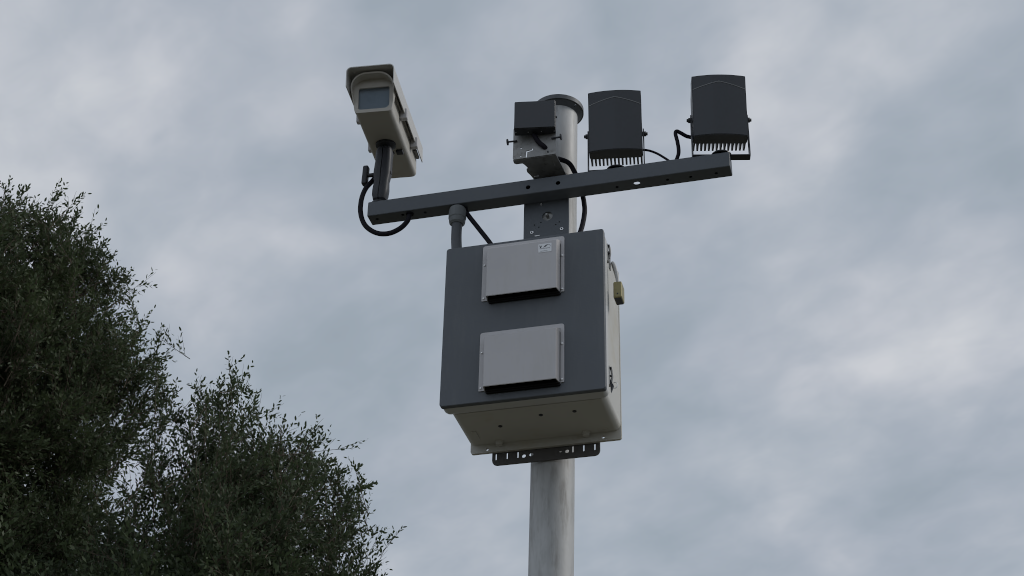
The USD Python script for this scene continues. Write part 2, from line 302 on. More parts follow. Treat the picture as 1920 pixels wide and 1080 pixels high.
for k in range(4):
    a = math.radians(-28 + 90 * k)
    fl = fl - m3.Manifold.cylinder(0.06, 0.0030, 0.0030, 14).translate([0.0568 * math.cos(a), 0.0568 * math.sin(a), -0.03])
pole.part('flange', fl.translate(list(on_axis(TOPZ))), 'flange')
pole.part('base_plate', lathe([(0.13, 0), (0.13, 0.015), (0.125, 0.018), (0.05, 0.018)], on_axis(-3.5), pd, 32), 'zinc')

# ------------------------------------------------------------------ cabinet
cab = Thing('equipment_cabinet', 'beige equipment cabinet with charcoal door and two grey vent hoods, mounted on the pole', 'cabinet', (0, 0.1, -0.22))
W2, H2, D = 0.181, 0.203, 0.198
panel = rrect(-W2, W2, -H2, H2, 0.006)
def inset(o, d): c = np.array([np.sign(o[:, 0]), np.sign(o[:, 1])]).T; return o - c * d
door = cab.part('door', loft([ring_xz(inset(panel, 0.0012), 0.0), ring_xz(panel, 0.0014), ring_xz(panel, 0.0120)]), 'charcoal')
rim_o = rrect(-W2 + .0005, W2 - .0005, -H2 + .0005, H2 - .0005, 0.012)
cab.part('door_rim', loft([ring_xz(rim_o, 0.0122), ring_xz(rim_o, 0.036), ring_xz(inset(rim_o, 0.0015), 0.0420), ring_xz(inset(rim_o, 0.005), 0.0460), ring_xz(inset(rim_o, 0.010), 0.0475)]), 'rimgrey')
body_o = rrect(-0.170, 0.1735, -0.1995, 0.1995, 0.016, 7)
body = cab.part('body', plate_xz(body_o, 0.0475, 0.196), 'beige')
flo = rrect(-0.1665, 0.1745, -0.2195, 0.2195, (0.006, 0.006, 0.006, 0.006))
cab.part('mounting_flange', plate_xz(flo, 0.1962, 0.2035, [circ(-0.1285, -0.2115, 0.0036), circ(0.1340, -0.2105, 0.0036), circ(-0.1285, 0.2115, 0.0036), circ(0.1340, 0.2105, 0.0036)]), 'beige')
for x, y in ((-0.078, 0.119), (0.0203, 0.0888), (0.0943, 0.0883)):
    cab.part('knockout_plug', lathe([(0.0036, 0), (0.0048, 0.0012), (0.0048, 0.0030)], (x, y, -0.2012), n=16), 'blackplastic')
cab.part('corner_boss', mbox(-0.147, -0.136, 0.130, 0.166, -0.2022, -0.1990, 0.001), 'beige')
for x in (-0.098, 0.098): cab.part('corner_boss', lathe([(0.007, 0), (0.009, 0.008), (0.009, 0.012)], (x, 0.186, -0.2090), n=18), 'beige')
cab.part('moulded_mark', join(mbox(0.121, 0.131, 0.1860, 0.1885, -0.2006, -0.1990), mbox(0.134, 0.145, 0.1850, 0.1865, -0.2006, -0.1990)), 'beige')
# slotted rail behind the cabinet's lower edge
rail_o = rrect(-0.119, 0.1245, -0.2485, -0.185, (0.012, 0.012, 0.003, 0.003))
rh = [slot(x, -0.2275, 0.0036, 0.0165) for x in (-0.1100, -0.0846, -0.0603, 0.0640, 0.0882, 0.1130)]
rh += [circ(-0.0468, -0.2318, 0.0048), circ(0.0508, -0.2308, 0.0048), slot(-0.030, -0.2300, 0.010, 0.0095), slot(0.036, -0.2300, 0.006, 0.0055)]
cab.part('mounting_rail', plate_xz(rail_o, 0.2055, 0.2095, rh), 'rail')

def vent_hood(z0, z1, sticker):
    xa, xb = -0.0945, 0.0925
    fo = rrect(xa, xb, z0, z1, (0.001, 0.001, 0.006, 0.006))
    gap = rrect(xa + 0.0145, xb - 0.0085, z0 - 0.02, z1 - 0.012, 0.002)
    flange = plate_xz(fo, -0.0022, -0.0002, [gap])
    def shell(d, zlow, out):
        xs, xe = -0.0810 + d, 0.0850 - d; zt = z1 - 0.010 - d
        return m3.Manifold.hull_points(np.array([(xs, -0.0003 + out, zlow), (xe, -0.0003 + out, zlow), (xe, -0.0003 + out, zt), (xs, -0.0003 + out, zt),
            (xs + .0025, -0.024 + d, zlow), (xe - .0045, -0.024 + d, zlow), (xe - .0045, -0.024 + d, zt - .012), (xs + .0025, -0.024 + d, zt - .012),
            (xs + .0035, -0.025 + d, zlow + 0.001), (xe - .0055, -0.025 + d, zlow + 0.001), (xe - .0055, -0.025 + d, zt - .0135), (xs + .0035, -0.025 + d, zt - .0135)]))
    hood = shell(0.0, z0 - 0.0025, 0.0) - shell(0.0016, z0 - 0.03, 0.004)
    p = cab.part('vent_hood', hood + flange, 'hood', smooth=30)
    cab.part('filter', plate_xz(rrect(-0.0778, 0.0845, z0 - 0.0085, z1 - 0.02, 0.003), -0.0065, -0.0004), 'void', parent=p)
    for k in range(5):
        zz = z0 - 0.0060 + 0.0095 * k
        cab.part('louvre', mbox(-0.076, 0.0825, -0.0105, -0.0066, zz, zz + 0.0028), 'void', parent=p)
    for x in (xa + 0.0050, xb - 0.0045):
        for z in (z0 + 0.0065, z0 + 0.094):
            cab.part('screw', lathe([(0.0028, 0), (0.0026, 0.0012), (0.0014, 0.0022)], (x, -0.0022, z), (0, -1, 0), 14), 'screw', parent=p)
    if sticker:
        y = -0.0251
        s = cab.part('sticker', plate_xz(rrect(0.0390, 0.0690, 0.1425, 0.1645, 0.001), y - 0.0004, y), 'sticker', parent=p)
        Y0, Y1 = y - 0.0007, y - 0.0004
        sw = lambda pts: np.array(pts, float)
        ink = plate_xz(sw([(0.0415, 0.1610), (0.0432, 0.1610), (0.0445, 0.1570), (0.0462, 0.1600), (0.0474, 0.1603), (0.0450, 0.1542), (0.0436, 0.1542)][::-1]), Y0, Y1)
        ink += plate_xz(sw([(0.0500, 0.1542), (0.0520, 0.1555), (0.0560, 0.1565), (0.0598, 0.1612), (0.0605, 0.1622), (0.0560, 0.1605), (0.0530, 0.1580)]), Y0, Y1)
        cab.part('emblem', ink, 'ink', parent=p)
        th = np.radians(np.linspace(150, -35, 14)); oc = np.stack([0.0622 + 0.0045 * np.cos(th), 0.1577 + 0.0042 * np.sin(th)], 1); ic = np.stack([0.0622 + 0.0036 * np.cos(th), 0.1577 + 0.0034 * np.sin(th)], 1)
        grey = plate_xz(np.vstack([oc, ic[::-1]])[::-1], Y0, Y1) + plate_xz(rrect(0.0418, 0.0660, 0.1518, 0.1531, 0.0003), Y0, Y1) + plate_xz(rrect(0.0440, 0.0600, 0.1452, 0.1461, 0.0003), Y0, Y1)
        cab.part('fine_print', grey, 'greyink', parent=p)
    return p
vent_hood(0.0490, 0.1950, True)
vent_hood(-0.1775, -0.0330, False)

# draw latches on the right-hand side
def latch(zc):
    p = cab.part('latch', plate_yz(np.array([(0.052, zc - 0.024), (0.062, zc - 0.025), (0.063, zc + 0.022), (0.053, zc + 0.022)]), 0.1737, 0.1795), 'rimgrey')
    cab.part('lever', tube([(0.1800, 0.058, zc + 0.020), (0.1832, 0.057, zc + 0.010), (0.1838, 0.057, zc - 0.004), (0.1815, 0.058, zc - 0.016)], 0.0024, 8, 6), 'steel', parent=p)
    for z in (zc + 0.017, zc - 0.003): cab.part('rivet', cyl((0.1790, 0.054, z), (0.1835, 0.054, z), 0.0022, n=12), 'blackplastic', parent=p)
    return p
latch(0.176)
l2 = latch(-0.140)
cab.part('catch', loft([np.array([(0.1800, 0.053, -0.150), (0.1830, 0.053, -0.158), (0.1870, 0.053, -0.166), (0.1810, 0.053, -0.182)]), np.array([(0.1800, 0.060, -0.150), (0.1830, 0.060, -0.158), (0.1870, 0.060, -0.166), (0.1810, 0.060, -0.182)])]), 'blackplastic', parent=l2)
cab.part('wire_loop', tube([(0.186, 0.056, -0.160), (0.192, 0.056, -0.159), (0.195, 0.056, -0.165), (0.192, 0.056, -0.172), (0.186, 0.056, -0.172)], 0.0009, 8, 8), 'screw', parent=l2)
hp = cab.part('hasp', plate_yz(np.array([(0.057, 0.135), (0.070, 0.135), (0.070, 0.180), (0.057, 0.180)]), 0.1800, 0.1822), 'steel')

# padlock hanging on the hasp
lock = Thing('padlock', 'brass padlock with a steel shackle hanging from the hasp on the cabinet side', 'padlock', (0.198, 0.078, 0.046))
lb = rrect(0.058, 0.092, 0.056, 0.098, (0.005, 0.005, 0.004, 0.004))
prof = plate_yz(lb, 0.1888, 0.2078)
lock.part('body', prof ^ mbox(0.1888, 0.2078, 0.058, 0.092, 0.056, 0.098, 0.003), 'brass')
lock.part('shackle', tube([(0.1980, 0.066, 0.094), (0.1965, 0.064, 0.118), (0.1925, 0.063, 0.140), (0.1875, 0.066, 0.153), (0.1865, 0.074, 0.152), (0.1915, 0.082, 0.130), (0.1980, 0.085, 0.094)], 0.0036, 10, 8), 'zinc')
lock.part('keyhole', ycyl(0.1985, 0.0650, 0.0570, 0.0583, 0.0016, 12), 'blackplastic')
lock.part('bottom_cover', mbox(0.1910, 0.2055, 0.061, 0.089, 0.0550, 0.0560, 0.0003), 'blackplastic')

# ------------------------------------------------------------------ crossarm with its mounting plate
arm = Thing('crossarm', 'dark grey square steel crossarm bolted across the pole above the cabinet', 'crossarm', (0.0, 0.185, 0.45))
X0, X1, Y0, Y1, Z0, Z1 = -0.4445, 0.4515, 0.164, 0.206, 0.450, 0.4925
tb = mbox(X0, X1, Y0, Y1, Z0, Z1, 0.0022) - mbox(X0 + .0035, X1 - .0035, Y0 + .003, Y1 - .003, Z0 + .003, Z1 - .003)
for x, z in ((-0.036, 0.4697), (0.038, 0.4700)): tb = tb - ycyl(x, z, 0.15, 0.175, 0.0058)
for x, y in ((0.1778, 0.1865), (0.4159, 0.1857), (0.355, 0.1865), (-0.4239, 0.1824), (-0.3568, 0.1794), (-0.30, 0.182), (0.30, 0.185)): tb = tb - zcyl(x, y, 0.44, 0.46, 0.0042, 16)
tb = tb - plate_xy(rrect(0.2185, 0.2345, 0.1765, 0.1900, 0.0060), 0.44, 0.46)
tb = tb - plate_xz(rrect(0.2100, 0.2310, 0.4570, 0.4790, 0.0090), 0.19, 0.22)
beam = arm.part('beam', tb, 'arm')
arm.part('grommet', zcyl(-0.338, 0.178, 0.4470, 0.4496, 0.0095), 'rubber', parent=beam)
hol = [circ(0.0022, 0.4075, 0.0130, 24)] + [circ(x, z, 0.0019, 10) for x, z in ((-0.0295, 0.3859), (-0.0189, 0.378), (-0.0138, 0.3912), (0.0231, 0.3791), (0.0323, 0.3854))]
plate = arm.part('mounting_plate', plate_xz(rrect(-0.0563, 0.0543, 0.16, 0.488, 0.002), 0.2062, 0.2112, hol), 'arm')
for x, z in ((-0.0359, 0.3651), (0.0376, 0.3644)):
    wsh = arm.part('washer', lathe([(0.0042, 0), (0.0042, 0.001), (0.0036, 0.0014)], (x, 0.2061, z), (0, -1, 0), 18), 'screw', parent=plate)
    arm.part('socket_screw', lathe([(0.0021, 0), (0.0021, 0.0006)], (x, 0.2047, z), (0, -1, 0), 12), 'blackplastic', parent=plate)
arm.part('bolt', lathe([(0.0026, 0), (0.0024, 0.004), (0.0012, 0.0055)], (-0.0129, 0.2061, 0.4431), (0, -1, 0), 12), 'screw', parent=plate)
arm.part('stud', join(cyl((0.0022, 0.2110, 0.4085), (0.0022, 0.1990, 0.4070), 0.0042, n=14), cyl((0.0022, 0.1990, 0.4070), (0.0022, 0.1960, 0.4068), 0.0030, n=12)), 'steel', parent=plate)
arm.part('maker_plate', plate_xz(rrect(-0.0285, -0.0165, 0.3525, 0.3550, 0.0005), 0.2056, 0.2061), 'sticker', parent=plate)

# ------------------------------------------------------------------ camera and its ball mount
CR = yawpitch(7.1, 7.2, 1.0)
CO = np.array([-0.4173, 0.1852, 0.6845])
mount = Thing('camera_mount', 'black ball joint mount with a side knob between the crossarm and the surveillance camera', 'camera mount', (-0.4222, 0.185, 0.4927))
b0, b1 = np.array([-0.4222, 0.185, 0.4927]), CO
dv = (b1 - b0) / np.linalg.norm(b1 - b0)
mount.part('base', lathe([(0.021, 0), (0.021, 0.004), (0.010, 0.007), (0.009, 0.016)], b0, n=28), 'blackplastic')
mount.part('ball', trimesh.creation.icosphere(3, 0.0135).apply_translation(b0 + dv * 0.026), 'blackplastic', smooth=True)
mount.part('ball', trimesh.creation.icosphere(3, 0.0135).apply_translation(b1 - dv * 0.026), 'blackplastic', smooth=True)
up = dv; sx = np.array([1.0, 0, 0]) - dv * dv[0]; sx /= np.linalg.norm(sx); sy = np.cross(up, sx)
def shell_half(sgn):
    secs = []
    Lm = np.linalg.norm(b1 - b0)
    for t, wd, th in ((0.012, 0.010, 0.010), (0.016, 0.0155, 0.0145), (0.030, 0.0190, 0.0175), (0.045, 0.0200, 0.0165), (0.070, 0.0185, 0.0140), (0.092, 0.0215, 0.0165), (0.110, 0.0215, 0.0165), (0.135, 0.0205, 0.0150), (Lm - 0.030, 0.0205, 0.0185), (Lm - 0.016, 0.0165, 0.0150), (Lm - 0.011, 0.011, 0.010)):
        a = np.linspace(-math.pi / 2, math.pi / 2, 11) if sgn > 0 else np.linspace(math.pi / 2, 3 * math.pi / 2, 11)
        pts = [b0 + up * t + sx * (sgn * 0.0010 + wd * math.copysign(abs(math.cos(q)) ** 0.7, math.cos(q)) * (abs(math.cos(q)) > 1e-6)) + sy * th * math.copysign(abs(math.sin(q)) ** 0.7, math.sin(q)) for q in a]
        secs.append(np.array(pts))
    return loft(secs)
mount.part('clamp_arm', shell_half(1), 'blackplastic'); mount.part('clamp_arm', shell_half(-1), 'blackplastic')
mid = b0 + up * 0.098
mount.part('clamp_bolt', cyl(mid + sx * 0.024, mid - sx * 0.040, 0.0052, n=16), 'blackplastic')
kn = mid - sx * 0.0455
mount.part('knob', trimesh.Trimesh(*meshkit.arrays(mbox(-0.0070, 0.0070, -0.0085, 0.0085, -0.0280, 0.0280, 0.003))[:2]).apply_transform(
    np.vstack([np.c_[np.stack([sx, sy, up], 1), kn], [0, 0, 0, 1]])), 'blackplastic')
mount.part('disc', lathe([(0.011, -0.013), (0.0235, -0.0080), (0.0255, -0.0060), (0.0255, -0.0004)], CO, CR[2], 36), 'blackplastic')

sc = Thing('surveillance_camera', 'beige box surveillance camera with sunshield on the left end of the crossarm', 'camera', CO, rot=CR)
YF, YB = -0.158, 0.184
bo = rrect(-0.046, 0.046, 0.0, 0.090, (0.008, 0.010, 0.026, 0.026), 8)
housing = sc.part('housing', loft([ring_xz(inset(bo - [0, .045], 0.0015) + [0, .045], YF + 0.012), ring_xz(bo, YF + 0.014), ring_xz(bo, YB - 0.010), ring_xz(inset(bo - [0, .045], 0.004) + [0, .045], YB - 0.002), ring_xz(inset(bo - [0, .045], 0.010) + [0, .045], YB)]), 'camshell', smooth=40)
# front frame: a ring with an arched visor that leans out at the top
def bell(o):                                     # the frame widens from its foot to the shoulders of the arch
    o = o.copy(); o[:, 0] *= 1 + 0.17 * np.clip((o[:, 1] - 0.004) / 0.055, 0, 1); return o
fo = bell(np.vstack([rrect(-0.0465, 0.0465, -0.001, 0.0975, (0.009, 0.010, 0.034, 0.034), 9)[:18], [(0.0465, 0.03), (0.0465, 0.045), (0.0465, 0.058)], rrect(-0.0465, 0.0465, -0.001, 0.0975, (0.009, 0.010, 0.034, 0.034), 9)[18:], [(-0.0465, 0.058), (-0.0465, 0.045), (-0.0465, 0.03)]]))
win = rrect(-0.0375, 0.0405, 0.0080, 0.0700, (0.006, 0.012, 0.005, 0.005), 6)
fi = bell(np.vstack([[(-0.0435, -0.05), (0.0435, -0.05)], [(0.0435, 0.004), (0.0435, 0.03), (0.0435, 0.045), (0.0435, 0.058)], rrect(-0.0435, 0.0435, -0.05, 0.0940, (0.009, 0.010, 0.031, 0.031), 9)[18:], [(-0.0435, 0.058), (-0.0435, 0.045), (-0.0435, 0.03), (-0.0435, 0.004)]]))
ring = plate_xz(fo, YF, YF + 0.0125, [win])
sc.part('front_frame', ring, 'camshell')
vis = plate_xz(fo, YF - 0.030, YF - 0.0002) - plate_xz(fi, YF - 0.06, YF + 0.02)
vis = max(vis.trim_by_plane([0, 0, 1.0], 0.0125).decompose(), key=lambda m: m.volume())
vis = vis.trim_by_plane([0, 1.0, 0.38], (YF + 0.38 * 0.024) / math.hypot(1, 0.38))   # keeps y > YF - 0.38 (z - 0.024)
sc.part('visor', vis, 'camshell')
wp = sc.part('window', plate_xz(rrect(-0.0380, 0.0410, 0.0075, 0.0705, 0.005), YF + 0.0040, YF + 0.0060), 'glass')
sc.part('lens', join(cyl((0.004, YF + 0.050, 0.034), (0.004, YF + 0.016, 0.034), 0.017, n=28), cyl((0.004, YF + 0.090, 0.034), (0.004, YF + 0.050, 0.034), 0.021, n=28)), 'lens')
cavity = sc.part('inner_box', plate_xz(rrect(-0.0405, 0.0425, 0.0045, 0.0735, 0.004), YF + 0.0126, YF + 0.0139), 'void')
so = rrect(-0.0600, 0.0600, 0.050, 0.1060, (0.0008, 0.0008, 0.013, 0.013), 7); si = rrect(-0.0578, 0.0578, 0.02, 0.1038, (0.0005, 0.0005, 0.0110, 0.0110), 7)
sh = plate_xz(so, YF - 0.044, YB + 0.006) - plate_xz(si, YF - 0.06, YB + 0.02)
sh = sh.trim_by_plane([0, 0.25, 1.0], 0.0105) if False else sh
sc.part('sunshield', sh, 'shield')
sc.part('seam_rail', plate_xz(rrect(-0.0505, 0.0505, 0.0585, 0.0625, 0.001), YF + 0.016, YB - 0.012), 'camshell', parent=housing)
for sgn in (-1, 1):
    for y in (-0.052, 0.090):
        c = sc.part('clip', mbox(min(sgn * .046, sgn * .0655), max(sgn * .046, sgn * .0655), y - 0.007, y + 0.009, 0.036, 0.066, 0.003), 'hood')
        sc.part('clip_screw', cyl((sgn * 0.0530, y + 0.0085, 0.050), (sgn * 0.0530, y + 0.0105, 0.050), 0.0035, n=12), 'screw', parent=c)
    sc.part('rear_catch', mbox(min(sgn * .0462, sgn * .055), max(sgn * .0462, sgn * .055), 0.130, 0.172, 0.050, 0.057, 0.002), 'steel')
sc.part('cable_gland', mbox(0.020, 0.038, 0.030, 0.046, -0.0085, -0.0002, 0.002), 'blackplastic')

# ------------------------------------------------------------------ infrared floodlights on the right half of the crossarm
def frame(yaw): a = math.radians(yaw); return np.array([[math.cos(a), math.sin(a), 0], [-math.sin(a), math.cos(a), 0], [0, 0, 1.0]])
GROUP = None
fl1 = Thing('floodlight', 'black finned floodlight nearer the pole, on the middle of the right crossarm half', 'floodlight', (0.1774, 0.1850, 0.4927), rot=frame(8.7))
PV, TILT = 0.113, math.radians(8.0)
def tilt(m):
    v, f, _ = meshkit.arrays(m); v = v.copy(); z, y = v[:, 2] - PV, v[:, 1].copy()
    v[:, 1] = y * math.cos(TILT) - z * math.sin(TILT) * 1.0; v[:, 2] = PV + z * math.cos(TILT) + y * math.sin(TILT)
    return trimesh.Trimesh(v, f, process=False)
HW, ZL, ZH = 0.0645, PV + 0.022 - 0.0830, PV + 0.022 + 0.0830
t = np.linspace(-1, 1, 15)
front = np.stack([t * HW, -0.0300 - 0.0090 * (1 - t ** 2)], 1)
plan = np.vstack([front, [(HW, 0.002), (HW - 0.003, 0.006), (-HW + 0.003, 0.006), (-HW, 0.002)]])
def plan_ring(s, z): c = np.array([0, -0.012]); return np.c_[(plan - c) * s + c, np.full(len(plan), z)]
hs = fl1.part('housing', tilt(loft([plan_ring(0.985, ZL), plan_ring(1.0, ZL + 0.0015), plan_ring(1.0, ZH - 0.0015), plan_ring(0.985, ZH)])), 'black', smooth=25)
def cover(zf0, zf1, y_off):
    n = 25; tt = np.linspace(-1, 1, n) * 0.972; x = tt * HW; yb = -0.0300 - 0.0090 * (1 - (tt) ** 2)
    lo, hi = zf0(tt), zf1(tt); V = []; F = []
    for i in range(n): V += [(x[i], yb[i] + 0.001, lo[i]), (x[i], yb[i] - y_off, lo[i]), (x[i], yb[i] - y_off, hi[i]), (x[i], yb[i] + 0.001, hi[i])]
    for i in range(n - 1):
        for k in range(4):
            a, b = i * 4 + k, i * 4 + (k + 1) % 4
            F += [(a, a + 4, b + 4), (a, b + 4, b)]
    F += [(0, 1, 2), (0, 2, 3), (4 * n - 4, 4 * n - 2, 4 * n - 3), (4 * n - 4, 4 * n - 1, 4 * n - 2)]
    m = trimesh.Trimesh(np.array(V), np.array(F), process=False)
    if m.volume < 0: m.invert()
    return tilt(m)
chev = lambda tt: ZH - 0.0200 - 0.0185 * np.abs(tt) ** 1.15
fl1.part('front_window', cover(lambda q: 0 * q + ZL + 0.0015, lambda q: chev(q) - 0.0006, 0.0010), 'irglass')
fl1.part('brow', cover(lambda q: chev(q) + 0.0006, lambda q: 0 * q + ZH - 0.002, 0.0014), 'irglass')
fl1.part('trim_line', cover(lambda q: chev(q) - 0.0008, lambda q: chev(q) + 0.0008, 0.0018), 'bead')
for k in range(14):
    x = -HW + 0.004 + k * (2 * HW - 0.008) / 13
    prof = [(0.0055, ZL + 0.0015), (0.0460, ZL + 0.0030), (0.0480, ZL + 0.010), (0.0480, ZH - 0.020), (0.0300, ZH - 0.006), (0.0055, ZH - 0.003)]
    fin = plate_yz(np.array(prof), x - 0.0021, x + 0.0021)
    fl1.part('fin', tilt(fin), 'black', parent=hs)
for sgn in (-1, 1):
    a0, a1 = sorted((sgn * 0.0660, sgn * 0.0686))
    arm_o = np.array([(-0.010, 0.0035), (0.010, 0.0035), (0.0095, PV + 0.008), (0.004, PV + 0.014), (-0.004, PV + 0.014), (-0.0095, PV + 0.008)])
    fl1.part('bracket_arm', plate_yz(arm_o, a0, a1), 'black')
    k = fl1.part('pivot_knob', join(cyl((sgn * 0.0640, 0, PV), (sgn * 0.0740, 0, PV), 0.0062, n=16), cyl((sgn * 0.0735, 0, PV), (sgn * 0.0775, 0, PV), 0.0040, n=12)), 'black')
fl1.part('bracket_base', mbox(-0.0686, 0.0686, -0.010, 0.010, 0.0005, 0.0034, 0.0005), 'black')
fl1.part('swivel_bolt', lathe([(0.0245, 0.0036), (0.0245, 0.0060), (0.0160, 0.0110), (0.0090, 0.0120)], (0, 0, 0), n=28), 'black')
# the second one, further out, is a copy of the first
fl2 = UsdGeom.Xform.Define(stage, '/World/floodlight_001')
fl2.GetPrim().GetReferences().AddInternalReference('/World/floodlight'); fl2.GetPrim().SetInstanceable(True)
mm = np.eye(4); mm[:3, :3] = frame(12.6); mm[3, :3] = (0.4300, 0.1850, 0.4927 + UP)
fl2.GetPrim().GetAttribute('xformOp:transform').Set(Gf.Matrix4d(*mm.ravel().tolist()))
tag(fl2.GetPrim(), 'black finned floodlight at the far right tip of the crossarm, overhanging its end', 'floodlight')

# ------------------------------------------------------------------ sensor box on its steel bracket in front of the pole top
rad = Thing('radar_sensor', 'small black sensor box on a steel bracket in front of the pole top', 'sensor', (-0.006, 0.12, 0.53))
RY = math.radians(9.0)
def turned(m):
    v, f, _ = meshkit.arrays(m); v = v.copy(); c = np.array([-0.0055, 0.1060]); q = v[:, :2] - c
    v[:, 0] = c[0] + q[:, 0] * math.cos(RY) - q[:, 1] * math.sin(RY); v[:, 1] = c[1] + q[:, 0] * math.sin(RY) + q[:, 1] * math.cos(RY)
    return trimesh.Trimesh(v, f, process=False)
rb = rad.part('housing', turned(mbox(-0.0555, 0.0445, 0.0905, 0.1180, 0.5880, 0.6710, 0.0015)), 'black')
rad.part('front_cover', turned(mbox(-0.0545, 0.0435, 0.0885, 0.0904, 0.5890, 0.6700, 0.0006)), 'irglass')
for x in (-0.052, -0.022, 0.010, 0.0410): rad.part('rivet', turned(zcyl(x, 0.104, 0.5868, 0.5879, 0.0014, 10)), 'screw', parent=rb)
rad.part('side_screw', turned(cyl((0.0445, 0.104, 0.630), (0.0475, 0.104, 0.630), 0.0028, n=12)), 'blackplastic', parent=rb)
back = rrect(-0.0640, 0.0420, 0.5260, 0.6200, (0.004, 0.002, 0.002, 0.002))
zsl = np.array([(-0.0325, 0.5275), (-0.0290, 0.5275), (-0.0285, 0.5425), (-0.0150, 0.5460), (-0.0135, 0.5530), (-0.0165, 0.5530), (-0.0180, 0.5485), (-0.0315, 0.5470)])
sb = rad.part('bracket', plate_xz(back, 0.1215, 0.1240, [circ(-0.0440, 0.5580, 0.0022, 12), circ(-0.0448, 0.5330, 0.0022, 12), zsl]), 'steel')
rad.part('hole_plug', ycyl(0.0230, 0.5345, 0.1195, 0.1214, 0.0022, 12), 'blackplastic', parent=sb)
shelf = np.array([(-0.0640, 0.1240), (0.0420, 0.1240), (0.0440, 0.1500), (0.0480, 0.2090), (-0.0330, 0.2090), (-0.0370, 0.1900), (-0.0420, 0.1760), (-0.0410, 0.1660), (-0.0360, 0.1600), (-0.0400, 0.1480), (-0.0440, 0.1400), (-0.0600, 0.1390), (-0.0640, 0.1350)])
rad.part('shelf', plate_xy(shelf, 0.5245, 0.5270, [rrect(-0.030, -0.018, 0.1955, 0.1985, 0.0012)]), 'steel')
rad.part('shelf_edge', mbox(0.030, 0.0305, 0.150, 0.165, 0.5222, 0.5243), 'screw')
rad.part('back_tab', plate_xz(rrect(-0.033, 0.048, 0.494, 0.5244, 0.001), 0.2070, 0.2092, [circ(-0.026, 0.504, 0.003, 10)]), 'steel')
for sgn, x in ((-1, -0.0660), (1, 0.0440)):
    rad.part('thumb_screw', join(cyl((x - sgn * 0.012, 0.1190, 0.5760 - 0.004 * sgn), (x + sgn * 0.010, 0.1190, 0.5760 - 0.004 * sgn), 0.0022, n=10), cyl((x + sgn * 0.010, 0.1190, 0.5760 - 0.004 * sgn), (x + sgn * 0.0130, 0.1190, 0.5760 - 0.004 * sgn), 0.0080, n=18)), 'blackplastic')
a = np.linspace(0, 2 * math.pi, 49)
band = []
for (zz, pts) in ((0, 0),):
    cx = axis_x(0.545)
    ctr = np.stack([cx + (PR + .0012) * np.sin(a), PY - (PR + .0012) * np.cos(a), 0.548 - 0.016 * np.sin(a)], 1)[:-1]
    up_, dn_ = ctr + [0, 0, .0045], ctr - [0, 0, .0045]
    inn = np.stack([-np.sin(a), np.cos(a), 0 * a], 1)[:-1] * 0.0009
    V = np.vstack([dn_, up_, up_ + inn, dn_ + inn]); F = []
    n = 48
    for i in range(n):
        j = (i + 1) % n
        for k in range(4):
            p, q = k * n, ((k + 1) % 4) * n
            F += [(p + i, p + j, q + j), (p + i, q + j, q + i)]
    band = trimesh.Trimesh(V, np.array(F), process=False)
    if band.volume < 0: band.invert()
clampp = rad.part('pole_strap', band, 'steel')
rad.part('strap_toggle', tube([(0.0640, 0.236, 0.5455), (0.0720, 0.236, 0.5400), (0.0745, 0.236, 0.5300), (0.0720, 0.236, 0.5215)], [0.0030, 0.0052, 0.0060, 0.0030], 10, 6), 'blackplastic', parent=clampp)

# ------------------------------------------------------------------ cables
def cable(name, label, pts, r, mat='rubber', cat='cable', extra=()):
    p = np.asarray(pts, float)
    th = Thing(name, label, cat, p[-1])
    th.part('sheath', tube(p, r, 14, 12), mat, smooth=60)
    for nm, m, mt in extra: th.part(nm, m, mt)
    return th
cable('camera_cable', 'thick black cable looping from the camera mount under the left end of the crossarm',
      [(-0.404, 0.205, 0.672), (-0.425, 0.205, 0.640), (-0.446, 0.195, 0.585), (-0.4580, 0.176, 0.545), (-0.4640, 0.168, 0.505), (-0.4620, 0.166, 0.462), (-0.448, 0.168, 0.425), (-0.4200, 0.172, 0.4015), (-0.3880, 0.174, 0.3960), (-0.3600, 0.176, 0.4080), (-0.3430, 0.178, 0.4290), (-0.3380, 0.178, 0.4495)], 0.0062)
cable('cabinet_cable', 'straight black cable slanting from the crossarm down to the cabinet top, beside the grey conduit',
      [(-0.1990, 0.186, 0.4495), (-0.1935, 0.187, 0.432), (-0.1640, 0.187, 0.385), (-0.1300, 0.184, 0.330), (-0.1000, 0.170, 0.270), (-0.088, 0.155, 0.198)], 0.0058)
cond = cable('conduit', 'grey flexible conduit with a fat gland hanging from the crossarm to the cabinet side',
      [(-0.2165, 0.180, 0.428), (-0.2160, 0.178, 0.395), (-0.2140, 0.172, 0.355), (-0.2085, 0.162, 0.310), (-0.2010, 0.148, 0.250), (-0.1950, 0.135, 0.190), (-0.1880, 0.125, 0.145), (-0.1700, 0.120, 0.120)], 0.0128, 'conduit', 'conduit',
      extra=[('gland', lathe([(0.0150, 0.398), (0.0190, 0.402), (0.0200, 0.408), (0.0200, 0.414), (0.0215, 0.416), (0.0215, 0.436), (0.0195, 0.444), (0.0130, 0.4495)], (-0.2160, 0.179, 0.0), n=28), 'gland')])
cable('sensor_cable', 'black cable running from the sensor box past the pole into the cabinet top',
      [(-0.010, 0.112, 0.5865), (-0.004, 0.113, 0.572), (0.004, 0.116, 0.560), (0.014, 0.119, 0.550), (0.020, 0.135, 0.546), (0.0280, 0.165, 0.548), (0.0380, 0.190, 0.560), (0.0560, 0.2050, 0.5560), (0.0680, 0.214, 0.5330), (0.0790, 0.220, 0.500), (0.0870, 0.222, 0.460), (0.0920, 0.2150, 0.415), (0.0900, 0.200, 0.365), (0.0840, 0.175, 0.300), (0.080, 0.150, 0.198)], 0.0060)
